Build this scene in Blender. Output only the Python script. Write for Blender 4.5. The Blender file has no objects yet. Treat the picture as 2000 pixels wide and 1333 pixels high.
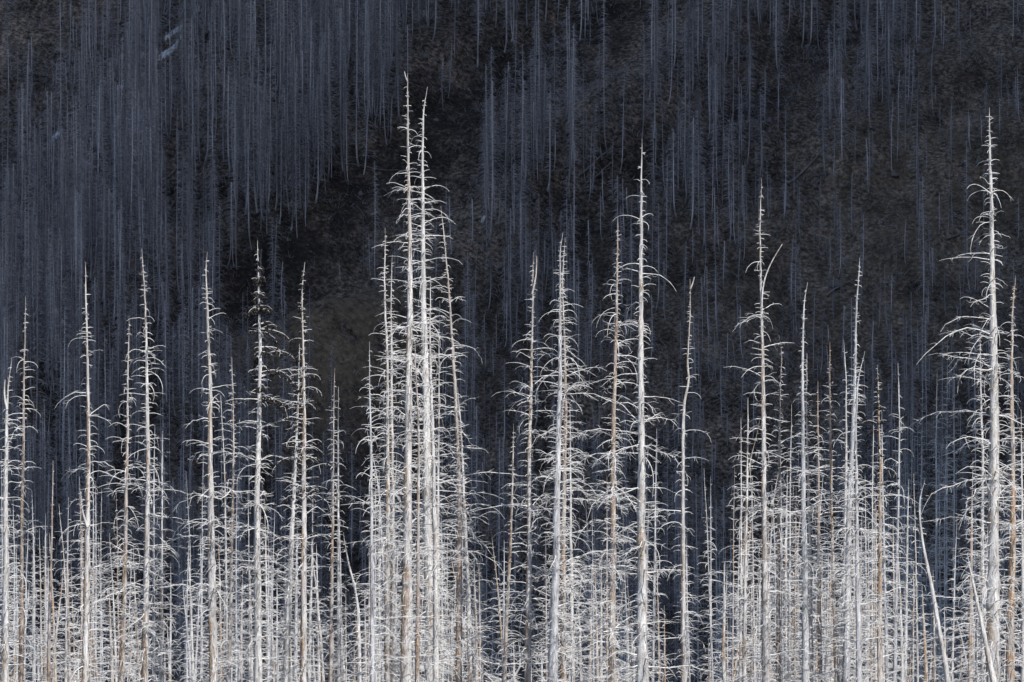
import bpy, math, random
import numpy as np
from mathutils import Vector
random.seed(11); RNG = np.random.default_rng(11)
R = math.radians
scene = bpy.context.scene
COL = scene.collection

# ------------------------------------------------------------------ camera, sky, sun, exposure
CAMZ = 18.0
LENS = 200.0
K = 36.0 / LENS / 2000.0            # metres per photo pixel per metre of distance
cam_d = bpy.data.cameras.new("camera"); cam = bpy.data.objects.new("camera", cam_d); COL.objects.link(cam)
cam.location = (0, 0, CAMZ); cam.rotation_euler = (R(90), 0, 0)
cam_d.lens = LENS; cam_d.sensor_width = 36; cam_d.clip_start = 1; cam_d.clip_end = 9000
scene.camera = cam
SUN_AZ, SUN_EL = R(38), R(41)       # to the right of straight-behind-the-camera
w = bpy.data.worlds.new("World"); scene.world = w; w.use_nodes = True
nt = w.node_tree; nt.nodes.clear()
sky = nt.nodes.new("ShaderNodeTexSky"); sky.sky_type = 'NISHITA'; sky.sun_disc = False
sky.sun_elevation = SUN_EL; sky.sun_rotation = R(180) - SUN_AZ; sky.altitude = 1200
bg = nt.nodes.new("ShaderNodeBackground"); bg.inputs[1].default_value = 0.15
wo = nt.nodes.new("ShaderNodeOutputWorld")
nt.links.new(sky.outputs[0], bg.inputs[0]); nt.links.new(bg.outputs[0], wo.inputs[0])
sd = Vector((math.sin(SUN_AZ)*math.cos(SUN_EL), -math.cos(SUN_AZ)*math.cos(SUN_EL), math.sin(SUN_EL)))
sun_l = bpy.data.lights.new("sun", 'SUN'); sun_l.energy = 4.8; sun_l.angle = R(0.53); sun_l.color = (1.0, 0.97, 0.93)
sun = bpy.data.objects.new("sun", sun_l); COL.objects.link(sun); sun.rotation_euler = sd.to_track_quat('Z', 'Y').to_euler()
sun.location = (100, -100, 200)
vs = scene.view_settings; vs.view_transform = 'Standard'; vs.look = 'None'; vs.exposure = 0.22; vs.gamma = 1; vs.use_curve_mapping = False
scene.cycles.max_bounces = 4; scene.cycles.diffuse_bounces = 2; scene.cycles.glossy_bounces = 1

def PX(px, py, D):
    return ((px-1000)*K*D, D, CAMZ + (666.5-py)*K*D)

# ------------------------------------------------------------------ materials
def mat(name, rough=0.85):
    m = bpy.data.materials.new(name); m.use_nodes = True
    b = m.node_tree.nodes["Principled BSDF"]; b.inputs["Roughness"].default_value = rough
    b.inputs["Specular IOR Level"].default_value = 0.25
    return m, m.node_tree, b
def N(nt, t, **kw):
    n = nt.nodes.new(t)
    for k, v in kw.items(): setattr(n, k, v)
    return n
def noise(nt, vec, scale, detail=4, rough=0.6, dist=0.0):
    n = N(nt, "ShaderNodeTexNoise"); n.inputs["Scale"].default_value = scale; n.inputs["Detail"].default_value = detail
    n.inputs["Roughness"].default_value = rough; n.inputs["Distortion"].default_value = dist
    if vec is not None: nt.links.new(vec, n.inputs["Vector"])
    return n.outputs[0]
def ramp(nt, fac, stops):
    r = N(nt, "ShaderNodeValToRGB"); els = r.color_ramp.elements
    while len(els) < len(stops): els.new(0.5)
    for e, (p, c) in zip(els, stops):
        e.position = p; e.color = (*c, 1) if len(c) == 3 else c
    nt.links.new(fac, r.inputs[0]); return r.outputs[0]
def mix(nt, fac, a, b, mode='MIX'):
    m = N(nt, "ShaderNodeMix", data_type='RGBA', blend_type=mode)
    if isinstance(fac, (int, float)): m.inputs[0].default_value = fac
    else: nt.links.new(fac, m.inputs[0])
    for s, v in ((m.inputs[6], a), (m.inputs[7], b)):
        if isinstance(v, tuple): s.default_value = (*v, 1)
        else: nt.links.new(v, s)
    return m.outputs[2]
def math_(nt, op, a, b=None):
    m = N(nt, "ShaderNodeMath", operation=op)
    for s, v in zip(m.inputs, (a, b)):
        if v is None: continue
        if isinstance(v, (int, float)): s.default_value = v
        else: nt.links.new(v, s)
    return m.outputs[0]
def bump(nt, b, h, strength, dist):
    bp = N(nt, "ShaderNodeBump"); bp.inputs["Strength"].default_value = strength; bp.inputs["Distance"].default_value = dist
    nt.links.new(h, bp.inputs["Height"]); nt.links.new(bp.outputs[0], b.inputs["Normal"])
def worldpos(nt, sx=1, sy=1, sz=1):
    g = N(nt, "ShaderNodeNewGeometry"); m = N(nt, "ShaderNodeMapping"); m.inputs["Scale"].default_value = (sx, sy, sz)
    nt.links.new(g.outputs["Position"], m.inputs[0]); return m.outputs[0], g

def wood(name, light, dark, bark, amount, side, deep=(0.10, 0.07, 0.05)):
    """weathered standing dead wood: long grain, drying cracks, patches where old bark still clings"""
    m, nt, b = mat(name, 0.8)
    grain, g = worldpos(nt, 14, 14, 0.7)
    mid, _ = worldpos(nt, 2.6, 2.6, 0.5)
    big, _ = worldpos(nt, 1.2, 1.2, 0.33)
    fine, _ = worldpos(nt, 22, 22, 9)
    n1 = noise(nt, grain, 1.6, 5, 0.65)
    base = ramp(nt, n1, [(0.30, dark), (0.62, light)])
    tone = ramp(nt, noise(nt, mid, 1.5, 3), [(0.32, (0.62, 0.61, 0.61)), (0.6, (1, 1, 1))])
    base = mix(nt, 1.0, base, tone, 'MULTIPLY')
    sx = N(nt, "ShaderNodeSeparateXYZ"); nt.links.new(g.outputs["Normal"], sx.inputs[0])
    f = math_(nt, 'ADD', noise(nt, big, 1.4, 5, 0.7, 0.4), math_(nt, 'MULTIPLY', sx.outputs[0], -side))
    fac = ramp(nt, f, [(0.62-amount*0.35, (0, 0, 0)), (0.70-amount*0.35, (1, 1, 1))])
    bk = ramp(nt, noise(nt, fine, 1.0, 4, 0.7), [(0.3, deep), (0.55, bark), (0.75, tuple(min(1, c*1.4) for c in bark))])
    c = mix(nt, fac, base, bk)
    ch = ramp(nt, noise(nt, fine, 0.55, 3, 0.7), [(0.27, (0.12, 0.11, 0.11)), (0.345, (1, 1, 1))])
    c = mix(nt, 1.0, c, ch, 'MULTIPLY')
    nt.links.new(c, b.inputs["Base Color"])
    crack = ramp(nt, noise(nt, grain, 3.2, 4, 0.7), [(0.33, (0.30, 0.28, 0.27)), (0.42, (1, 1, 1))])
    blot = ramp(nt, noise(nt, mid, 3.4, 5, 0.75, 0.6), [(0.31, (0.24, 0.22, 0.21)), (0.40, (0.85, 0.84, 0.83)), (0.62, (1.12, 1.12, 1.12))])
    c = mix(nt, 0.8, c, crack, 'MULTIPLY'); c = mix(nt, 0.9, c, blot, 'MULTIPLY')
    nt.links.new(c, b.inputs["Base Color"])
    bump(nt, b, math_(nt, 'ADD', n1, math_(nt, 'MULTIPLY', noise(nt, mid, 4.5, 5, 0.7), 1.5)), 0.9, 0.05)
    return m
TR = {
 'W': wood("wood_bleached", (0.77, 0.755, 0.735), (0.48, 0.47, 0.46), (0.46, 0.37, 0.29), 0.18, 0.03),
 'G': wood("wood_silver", (0.66, 0.665, 0.68), (0.42, 0.425, 0.445), (0.40, 0.33, 0.28), 0.0, 0.0),
 'B': wood("wood_bark_on_one_side", (0.72, 0.70, 0.68), (0.44, 0.42, 0.41), (0.46, 0.35, 0.26), 0.27, 0.15),
 'R': wood("wood_brown_bark", (0.60, 0.56, 0.53), (0.36, 0.32, 0.30), (0.43, 0.33, 0.26), 0.44, 0.08),
 'O': wood("wood_orange_bark", (0.64, 0.60, 0.56), (0.40, 0.35, 0.31), (0.50, 0.35, 0.23), 0.43, 0.07, (0.17, 0.10, 0.065)),
}
def branch_mat(name, a, b_, charfrac):
    m, nt, b = mat(name, 0.8)
    v, _ = worldpos(nt, 1, 1, 1)
    c = ramp(nt, noise(nt, v, 6, 3), [(0.3, b_), (0.6, a)])
    if charfrac:
        d = ramp(nt, noise(nt, v, 1.1, 3), [(charfrac-0.03, (0.16, 0.14, 0.13)), (charfrac+0.02, (1, 1, 1))])
        c = mix(nt, 1.0, c, d, 'MULTIPLY')
    nt.links.new(c, b.inputs["Base Color"]); return m
BR = branch_mat("branch_bleached", (0.76, 0.745, 0.725), (0.46, 0.445, 0.43), 0.33)
BRB = branch_mat("branch_scorched", (0.55, 0.53, 0.52), (0.22, 0.21, 0.20), 0.44)
CONE = branch_mat("burnt_cone", (0.035, 0.03, 0.028), (0.012, 0.011, 0.011), 0)
def slope_wood(name, a, b_):
    m, nt, b = mat(name, 0.85)
    v, _ = worldpos(nt, 1, 1, 1); per, _ = worldpos(nt, 1.7, 1.7, 0.02)
    c = ramp(nt, noise(nt, v, 5, 3), [(0.3, b_), (0.65, a)])
    d = ramp(nt, noise(nt, per, 1.0, 2, 0.8), [(0.36, (0.38, 0.37, 0.37)), (0.5, (0.95, 0.95, 0.95)), (0.62, (1.7, 1.68, 1.68))])
    c = mix(nt, 1.0, c, d, 'MULTIPLY')
    ca = N(nt, "ShaderNodeAttribute", attribute_name="char"); c = mix(nt, ca.outputs["Fac"], c, (0.045, 0.038, 0.034))
    nt.links.new(c, b.inputs["Base Color"]); return m
SLT = slope_wood("slope_trunk_wood", (0.54, 0.495, 0.50), (0.29, 0.265, 0.268))
SLB = slope_wood("slope_branch_wood", (0.47, 0.43, 0.432), (0.28, 0.255, 0.256))
LOGM = branch_mat("log_wood", (0.26, 0.23, 0.21), (0.12, 0.105, 0.10), 0.3)

def ground_mat(name):
    m, nt, b = mat(name, 0.95); b.inputs["Specular IOR Level"].default_value = 0.1
    v, _ = worldpos(nt, 1, 1, 1)
    a = ramp(nt, noise(nt, v, 0.09, 6, 0.65), [(0.34, (0.070, 0.055, 0.045)), (0.50, (0.145, 0.112, 0.089)), (0.66, (0.24, 0.185, 0.142))])
    st = ramp(nt, noise(nt, v, 2.2, 5, 0.75), [(0.38, (0.22, 0.22, 0.22)), (0.50, (0.95, 0.95, 0.95)), (0.64, (2.6, 2.5, 2.4))])
    c = mix(nt, 1.0, a, st, 'MULTIPLY')
    v2, _ = worldpos(nt, 1, .35, .35); md = ramp(nt, noise(nt, v2, 0.55, 5, 0.7), [(0.36, (0.45, 0.45, 0.46)), (0.5, (1, 1, 1)), (0.66, (1.45, 1.4, 1.35))])
    c = mix(nt, 1.0, c, md, 'MULTIPLY')
    ab = N(nt, "ShaderNodeAttribute", attribute_name="burn"); bf = math_(nt, 'MULTIPLY', ab.outputs["Fac"], ramp(nt, noise(nt, v, 0.3, 5, 0.7), [(0.3, (0.1, 0.1, 0.1)), (0.55, (0.85, 0.85, 0.85))]))
    c = mix(nt, bf, c, (0.032, 0.026, 0.023))
    at = N(nt, "ShaderNodeAttribute", attribute_name="grass")
    gc = ramp(nt, noise(nt, v, 1.5, 5, 0.7), [(0.35, (0.17, 0.12, 0.078)), (0.65, (0.37, 0.27, 0.175))])
    gf = math_(nt, 'MULTIPLY', at.outputs["Fac"], ramp(nt, noise(nt, v, 0.45, 5, 0.7), [(0.36, (0, 0, 0)), (0.6, (1, 1, 1))]))
    c = mix(nt, gf, c, gc)
    nt.links.new(c, b.inputs["Base Color"]); bump(nt, b, noise(nt, v, 1.6, 6, 0.75), 1.0, 0.5); return m
GROUND = ground_mat("burnt_soil")
ROCK = branch_mat("grey_rock", (0.20, 0.18, 0.16), (0.09, 0.08, 0.075), 0)
SNOW = branch_mat("old_snow", (0.90, 0.91, 0.93), (0.80, 0.82, 0.85), 0)

# ------------------------------------------------------------------ mesh helpers
class Tubes:
    """collects tapered tubes; build() makes ONE mesh out of them"""
    def __init__(s): s.g = {}; s.rocks = []
    def add(s, pts, rad, sides=4):
        s.g.setdefault((len(pts), sides), []).append((pts, rad))
    def arrays(s):
        V = []; F = []; off = 0
        for (n, k), lst in s.g.items():
            P = np.array([a for a, _ in lst], dtype=np.float64); Rr = np.array([b for _, b in lst], dtype=np.float64)
            T = np.gradient(P, axis=1); T /= np.linalg.norm(T, axis=2, keepdims=True) + 1e-9
            mT = P[:, -1] - P[:, 0]; mT /= np.linalg.norm(mT, axis=1, keepdims=True) + 1e-9
            ref = np.zeros_like(mT); steep = np.abs(mT[:, 2]) > 0.8
            ref[steep] = (1, 0, 0); ns = ~steep
            ref[ns, 0] = -mT[ns, 1]; ref[ns, 1] = mT[ns, 0]
            A = np.cross(T, ref[:, None, :]); A /= np.linalg.norm(A, axis=2, keepdims=True) + 1e-9
            B = np.cross(T, A)
            th = np.arange(k) * 2 * np.pi / k + 0.4
            v = P[:, :, None, :] + Rr[:, :, None, None] * (np.cos(th)[None, None, :, None]*A[:, :, None, :] + np.sin(th)[None, None, :, None]*B[:, :, None, :])
            V.append(v.reshape(-1, 3))
            m = len(lst); i = np.arange(m)[:, None, None]*n*k; j = np.arange(n-1)[None, :, None]*k; q = np.arange(k)[None, None, :]; q2 = (q+1) % k
            f = np.stack([i+j+q, i+j+q2, i+j+k+q2, i+j+k+q], axis=-1).reshape(-1, 4) + off
            F.append(f); off += m*n*k
        return (np.concatenate(V), np.concatenate(F)) if V else (np.zeros((0, 3)), np.zeros((0, 4), int))
    def build(s, name, m, parent=None, smooth=True):
        return mesh_obj(name, *s.arrays(), m, parent, smooth)
def make_mesh(name, V, F, m, smooth=True):
    me = bpy.data.meshes.new(name); nf = len(F); k = F.shape[1] if nf else 4
    me.vertices.add(len(V)); me.vertices.foreach_set("co", V.astype(np.float32).ravel())
    me.loops.add(nf*k); me.loops.foreach_set("vertex_index", F.astype(np.int32).ravel())
    me.polygons.add(nf); me.polygons.foreach_set("loop_start", np.arange(nf, dtype=np.int32)*k)
    if smooth: me.polygons.foreach_set("use_smooth", np.ones(nf, dtype=bool))
    if m:
        for mm in (m if isinstance(m, (list, tuple)) else [m]): me.materials.append(mm)
    me.update(calc_edges=True); return me
def mesh_obj(name, V, F, m, parent=None, smooth=True):
    o = bpy.data.objects.new(name, make_mesh(name, V, F, m, smooth)); COL.objects.link(o)
    if parent: o.parent = parent
    return o
def tag(o, label=None, cat=None, group=None, kind=None):
    if label: o["label"] = label
    if cat: o["category"] = cat
    if group: o["group"] = group
    if kind: o["kind"] = kind
    return o
def empty(name, loc):
    o = bpy.data.objects.new(name, None); COL.objects.link(o); o.location = loc; o.empty_display_size = 0.5; return o

# ------------------------------------------------------------------ terrain
def sstep(x, a, b):
    t = np.clip((x-a)/(b-a), 0, 1); return t*t*(3-2*t)
_ph = RNG.uniform(0, 6.28, (40, 2)); _dr = RNG.uniform(0, 6.28, 40)
def waves(x, y, wl, amp, i0, n=6):
    z = 0
    for i in range(i0, i0+n):
        k = 2*math.pi/(wl*(0.6+0.15*(i-i0))); z = z + np.sin(k*(x*math.cos(_dr[i])+y*math.sin(_dr[i]))+_ph[i, 0])*amp/n*1.6
    return z
def height(x, y):
    x = np.asarray(x, float); y = np.asarray(y, float)
    z = 16.2*(1-sstep(y, 15, 120))
    z = z - 27*sstep(y, 245, 430)
    s = np.maximum(0, y-540 - 0.10*x)
    z = z + np.where(s < 900, s*0.72, 900*0.72 + (s-900)*0.1)
    far = sstep(y, 520, 560)
    z = z + far*(waves(x, y, 70, 3.0, 0) + waves(x, y, 16, 0.9, 8) + waves(x, y, 5, 0.22, 16)) + (1-far)*waves(x, y, 30, 0.35, 22)
    dg = (y-600) - 1.4*(x+27); z = z + far*(-2.2*np.exp(-((dg-7)/8)**2) + 1.2*np.exp(-((dg+12)/9)**2) - 1.5*np.exp(-((dg+32)/8)**2) + 0.5*np.sin(dg*.34+x*.06)*np.exp(-(dg/70)**2))
    # spur with a bare grassy knoll, hollow above it
    u = (x+17.5)*0.8 + (y-597)*0.6; v = -(x+17.5)*0.6 + (y-597)*0.8
    z = z + 2.6*np.exp(-(u/12)**2-(v/6)**2) - 2.4*np.exp(-((u-6)/15)**2-((v-11)/6)**2)
    # steep wall added out of view at right, shaped to shadow the slope
    q = (x*math.cos(SUN_AZ)+y*math.sin(SUN_AZ))
    edge = 72 + 0.06*np.maximum(y-300, 0)
    wl = np.minimum(np.minimum(np.maximum(0, x-edge)*2.2, 900), np.maximum(0, q-166)*5)
    wl = wl*(1+0.06*np.sin(y*0.03+x*0.02))
    return np.maximum(z, wl - 20*(wl <= 0)) + np.where(wl > 0, 0, 0)
def axis(fine_a, fine_b, step, far_a, far_b):
    c = list(np.arange(fine_a, fine_b, step)); g = step; p = fine_b
    while p < far_b: c.append(p); g *= 1.12; p += g
    g = step; p = fine_a
    while p > far_a: g *= 1.12; p -= g; c.insert(0, p)
    return np.array(c)
gx = axis(-104, 104, 0.8, -3500, 3500)
gy = np.concatenate([axis(0, 250, 5, -3500, 249)[:-1], np.arange(250, 540, 4), np.arange(540, 735, 0.7), axis(735, 760, 2.5, 730, 5000)[2:]])
gy = np.unique(np.round(gy, 3))
X, Y = np.meshgrid(gx, gy); Z = height(X, Y)
nx, ny = len(gx), len(gy)
V = np.stack([X, Y, Z], -1).reshape(-1, 3)
ii, jj = np.meshgrid(np.arange(nx-1), np.arange(ny-1)); a = (jj*nx+ii).ravel()
F = np.stack([a, a+1, a+nx+1, a+nx], -1)
cy = V[F[:, 0], 1]; cx = V[F[:, 0], 0]
grass_all = np.clip(np.exp(-((((V[:, 0]+17.5)*0.8+(V[:, 1]-597)*0.6)/14)**2)-(((-(V[:, 0]+17.5)*0.6+(V[:, 1]-597)*0.8)/8)**2))*1.1
     + 0.55*np.exp(-((V[:, 0]-48)/14)**2-((V[:, 1]-628)/22)**2) + 0.35*np.exp(-((V[:, 0]-28)/14)**2-((V[:, 1]-610)/14)**2), 0, 1)
with np.errstate(divide='ignore', invalid='ignore'):
    fpx = 1000+V[:, 0]/(K*np.maximum(V[:, 1], 1))
dgv = (V[:, 1]-600)-1.4*(V[:, 0]+27)
burn_all = np.clip(np.exp(-((dgv-8)/10)**2)+.8*np.exp(-((dgv+32)/9)**2), 0, 1)
def patch(name, mask):
    f = F[mask]; idx, inv = np.unique(f, return_inverse=True)
    o = mesh_obj(name, V[idx], inv.reshape(-1, 4), GROUND); o["kind"] = "structure"
    at = o.data.attributes.new("grass", 'FLOAT', 'POINT'); at.data.foreach_set("value", grass_all[idx].astype(np.float32))
    at = o.data.attributes.new("burn", 'FLOAT', 'POINT'); at.data.foreach_set("value", burn_all[idx].astype(np.float32))
    return o
right = (cx > 72+0.06*np.maximum(cy-300, 0)) & (cx*math.cos(SUN_AZ)+cy*math.sin(SUN_AZ) > 166) & (cx < 3000)
patch("mountain_slope", (cy >= 500) & ~right); patch("valley_floor", (cy < 500) & ~right); patch("added_shade_ridge", right)  # the ridge is an unseen addition that keeps sun off the slope

def hz(x, y): return float(height(x, y))
def slope_hit(px, py):
    for D in np.arange(545, 760, 0.5):
        if hz((px-1000)*K*D, D) > CAMZ+(666.5-py)*K*D: return (px-1000)*K*D, D, hz((px-1000)*K*D, D)
    return None

# ------------------------------------------------------------------ branches
def branch_curve(p0, az, L, up, droop, n, rnd, kink=0.0, shape=1.25):
    """arching dead branch: leaves the trunk rising a little, bends over, hangs at the end"""
    P = [np.array(p0, float)]; ds = L/(n-1); a = az; wob = 0
    for i in range(1, n):
        u = i/(n-1); th = up-(up+droop)*u**shape + rnd.uniform(-kink, kink); a += rnd.uniform(-kink, kink)
        P.append(P[-1]+ds*np.array([math.cos(th)*math.cos(a), math.cos(th)*math.sin(a), math.sin(th)]))
    return P
def add_branch(tb, p0, az, L, r0, up, droop, rnd, twig=0.0, px=0.018, kink=0.07, n=7):
    s = rnd.random()
    if s < .55: shape = rnd.uniform(1.1, 1.9)
    elif s < .78: shape = rnd.uniform(2.2, 3.5); droop *= .6
    elif s < .88: shape = 0.9; droop += .8
    else: shape = 1.3; kink *= 3.0
    P = branch_curve(p0, az, L, up, droop, n, rnd, kink, shape)
    rt = max(0.2*r0, 0.004)
    tb.add(P, [r0*(1.5 if i == 0 else 1)*(1-i/(n-1))**0.8+rt for i in range(n)], 5 if r0 > 0.022 else 4)
    m = int(twig*L*rnd.uniform(0.5, 1.4))
    for k in range(m):
        t = rnd.uniform(0.08, 0.8)*(n-1); i = min(int(t), n-2); q = P[i]+(P[i+1]-P[i])*(t-i)
        d = P[i+1]-P[i]; a2 = math.atan2(d[1], d[0])+rnd.choice((-1, 1))*rnd.uniform(0.35, 1.5)
        l2 = rnd.uniform(0.10, 0.50)*min(L, 1.1)*(1.2-t/(n-1)*0.75)
        Q = branch_curve(q, a2, l2, rnd.uniform(-0.9, 0.7), rnd.uniform(-0.5, 1.2), 4, rnd, 0.28)
        tb.add(Q, [0.0075, 0.0068, 0.0055, 0.0035], 3)
    return P
def cones_on(cb, P, n, rnd):
    for _ in range(n):
        t = rnd.uniform(0.1, 1)*(len(P)-1); i = min(int(t), len(P)-2); q = P[i]+(P[i+1]-P[i])*(t-i)
        q = q+np.array([rnd.gauss(0, .05), rnd.gauss(0, .05), rnd.uniform(-0.09, 0.03)]); l = rnd.uniform(0.05, 0.10); r = rnd.uniform(0.022, 0.04)
        e = np.array([rnd.uniform(-.4, .4), rnd.uniform(-.4, .4), -1])*l
        cb.add([q, q+e*.3, q+e*.75, q+e], [0.006, r, r*.8, 0.004], 5)

def interp_path(pts, ys):
    """trunk centre x for each photo y (smooth)"""
    p = sorted(pts, key=lambda a: a[1]); py = np.array([a[1] for a in p], float); pxx = np.array([a[0] for a in p], float)
    x = np.interp(ys, py, pxx)
    k = 5; xs = np.convolve(np.pad(x, k//2, 'edge'), np.ones(k)/k, 'valid'); return xs

SHOWN = []     # (tip px, tip py, base px, short name) of the trees that labels refer to
def dead_tree(name, pts, wb, kind, D, span=60, dens=1.0, label='', group='', seed=0, detail=2, cones=0, cone_to=1.0,
              twig=1.0, up=0.32, sparse_top=0, forks=(), knob=0.0, dark=0.0, bmat=None, cat='tree', bottom=1333, asym=0.0, start=10):
    rnd = random.Random(seed*7919+13); px = K*D; span = span*(0.90 if span < 58 else 0.78)
    tipx, tipy = min(pts, key=lambda a: a[1])
    last = max(pts, key=lambda a: a[1])
    gxw = (last[0]-1000)*px; gz = hz(gxw, D) - 0.3
    pyg = 666.5-(gz-CAMZ)/px
    P = list(pts)
    prev = sorted(pts, key=lambda a: a[1])[-2]
    sl = (last[0]-prev[0])/max(1, last[1]-prev[1]); 
    if abs(sl) < 0.08: sl *= 0.4
    P.append((last[0]+sl*(pyg-last[1]), pyg))
    gxw = (P[-1][0]-1000)*px
    root = empty(name, (gxw, D, hz(gxw, D))); ox = np.array(root.location)
    # trunk
    step = 0.16/px if detail == 2 else 0.4/px
    ys = np.arange(tipy, pyg+step, step); ys[-1] = pyg; xs = interp_path(P, ys)
    d = ys-tipy; full = 1333-tipy if bottom > tipy else 300
    wig = np.cumsum(RNG.normal(0, 0.25 if detail == 2 else 0.35, len(ys))); wig -= np.linspace(0, wig[-1], len(ys)); wig = np.clip(wig, -3.5, 3.5)
    # whorls
    sp = (0.34+0.11*rnd.random())/px
    wy = []; y = tipy+start+rnd.uniform(4, 14)
    while y < pyg-1.5/px:
        wy.append(y); y += sp*rnd.choice((.25, .5, .8, 1, 1.25, 1.7))*rnd.uniform(.8, 1.2)*(0.72+0.28*min(1, (y-tipy)/350))/max(0.5, dens)**0.5
    wy = np.array(wy)
    wd = wb*0.9*np.clip(d/max(full, 60), 0, 1.9)**0.85*0.93+1.05*min(1, wb/9)
    wd = wd*np.clip(0.45+d/70, 0.45, 1)
    sw = np.zeros_like(ys)
    if len(wy):
        for q in wy: sw += rnd.uniform(0.3, 1.0)*np.exp(-((ys-q)/(4.5+0.2*wb))**2)
    rad = wd*px*0.5*(1+(0.13+knob)*np.clip(sw, 0, 1.4)+RNG.normal(0, 0.045, len(ys)))
    depth = np.cumsum(RNG.normal(0, 0.006, len(ys)))
    C = np.stack([(xs+wig*min(1, wb/12)-1000)*px, D+depth, CAMZ+(666.5-ys)*px], -1)-ox
    tb = Tubes(); ns = 12 if wb > 11 else (8 if wb > 6 else 6)
    tb.add(C[::-1], np.maximum(rad[::-1], 0.006), ns)
    for (fx, fy, jx, jy, fw) in forks:           # side leaders
        n = 14; t = np.linspace(0, 1, n); base = np.array([np.interp(jy, ys, xs), jy])
        X_ = base[0]+(fx-base[0])*t+ (jx)*np.sin(t*math.pi); Y_ = jy+(fy-jy)*t
        Q = np.stack([(X_-1000)*px, D-0.05+0.0*t, CAMZ+(666.5-Y_)*px], -1)-ox
        tb.add(Q, (fw*px*0.5)*(1-0.8*t)+0.008, 8)
    tr = tb.build("trunk", TR[kind], root)
    # lumpy cross-section and spiral grain ridges
    n = len(tr.data.vertices); co = np.empty(n*3, np.float32); tr.data.vertices.foreach_get("co", co); co = co.reshape(-1, 3)
    m_ = len(C)*ns; ctr = np.repeat(C[::-1], ns, axis=0); dv = co[:m_]-ctr; ang = np.tile(np.arange(ns)/ns*2*np.pi, len(C))
    co[:m_] = ctr+dv*(1+0.07*np.sin(3*ang+ctr[:, 2]*0.5+seed)+0.05*np.sin(5*ang-ctr[:, 2]*1.3)+RNG.normal(0, 0.02, m_))[:, None]
    tr.data.vertices.foreach_set("co", co.ravel())
    # branches
    allb = []; cb = Tubes(); stubs = Tubes()
    def centre(yq): 
        i = int(np.clip(np.searchsorted(ys, yq), 0, len(ys)-1)); return C[i], rad[i]
    lowest = 1333+60
    gaps = [(rnd.uniform(60, 900), rnd.uniform(25, 70), rnd.uniform(0, 6.28), rnd.uniform(.8, 1.6)) for _ in range(4)]   # stretches where limbs broke off on one side
    for q in wy:
        dd = q-tipy
        if q > lowest and rnd.random() < 0.72: continue
        c, r = centre(q)
        f = min(1.0, (max(0, dd-30-sparse_top)/(150+1.3*span)))**0.8*(1+0.25*min(1, dd/700))
        f = max(f, 0.08)*(rnd.uniform(.3, .9) if rnd.random() < .3 else 1)
        nb = rnd.choice((2, 3, 4, 5)) if dd > 70 else rnd.choice((1, 1, 2))
        if dd > 420: nb += rnd.choice((0, 1, 1, 2))
        if dens < 1: nb = max(1, int(round(nb*dens+rnd.uniform(-.5, .4))))
        elif dens > 1.2: nb += rnd.choice((0, 1, 2))
        if dd < sparse_top: f = 0.10; nb = min(nb, 2)
        a0 = rnd.uniform(0, 6.28)
        for k in range(nb):
            az = a0+k*6.283/nb+rnd.uniform(-0.5, 0.5)
            if any(abs(dd-g0) < gw and abs((az-ga+3.14) % 6.28-3.14) < gs for g0, gw, ga, gs in gaps) and rnd.random() < .85: continue
            u = rnd.random()
            lf = rnd.uniform(0.8, 1.3) if u < 0.55 else rnd.uniform(0.15, 0.85)
            L = span*px*f*lf*1.25*(1+asym*math.cos(az))
            low = min(1, max(0, dd-90)/560)
            if low > .6 and rnd.random() < .2: L *= 1.4
            L = max(L, 0.07)
            upa = (up+rnd.uniform(-0.22, 0.28))*(1-0.5*low)+low*rnd.gauss(0, .26)
            dr = rnd.uniform(0.25-.35*low, 1.35) if L > 0.35 else rnd.uniform(-0.3, 0.8)
            r0 = min(0.0046+0.0055*L**0.8, r*0.62)*rnd.uniform(0.75, 1.3)*(1 if wb > 8 else 0.85)
            snapped = rnd.random() < .16
            if snapped: L *= rnd.uniform(.15, .45); dr *= .3
            p0 = c+np.array([math.cos(az), math.sin(az), 0])*r*0.75+np.array([0, 0, rnd.gauss(0, 0.05)])
            t = Tubes(); tw = twig*(0.4+7.0*low)*(1 if L > 0.4 else 0.4)
            Pb = add_branch(t, p0, az, L, r0, upa, dr, rnd, tw, px, 0.07+0.14*low, 8 if detail == 2 else 6)
            if cones and dd < cone_to: cones_on(cb, Pb, int(cones*max(0.4, L)*rnd.uniform(0.3, 1.5)), rnd)
            allb.append((L, q, t))
    # stubs and small dead twigs straight on the stem
    m = int((pyg-tipy)*0.16*dens) if detail == 2 else int((pyg-tipy)*0.07*dens)
    for _ in range(m):
        q = rnd.uniform(tipy+8, min(pyg, lowest)); c, r = centre(q); az = rnd.uniform(0, 6.28); L = rnd.uniform(0.04, 0.30)*(0.4+min(1, (q-tipy)/300))
        Q = branch_curve(c+np.array([math.cos(az), math.sin(az), 0])*r*.7, az, L, rnd.uniform(0, .6), rnd.uniform(-.2, 1.2), 4, rnd, 0.15)
        stubs.add(Q, [0.013, 0.011, 0.009, 0.005], 3)
    bm = bmat or (BRB if dark else BR)
    if detail == 2:
        vis = [b for b in allb if b[1] < 1333 and b[0] > 0.22]; vis.sort(key=lambda b: -b[0]); keep = set(id(b) for b in vis[:96])
        rest = Tubes()
        for b in allb:
            if id(b) in keep: b[2].build("branch", bm, root)
            else:
                for k_, l_ in b[2].g.items(): rest.g.setdefault(k_, []).extend(l_)
        for k_, l_ in stubs.g.items(): rest.g.setdefault(k_, []).extend(l_)
        tag(rest.build("twigs", bm, root), kind="stuff")
    else:
        rest = Tubes()
        for b in allb + [(0, 0, stubs)]:
            for k_, l_ in b[2].g.items(): rest.g.setdefault(k_, []).extend(l_)
        rest.build("crown", bm, root)
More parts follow.
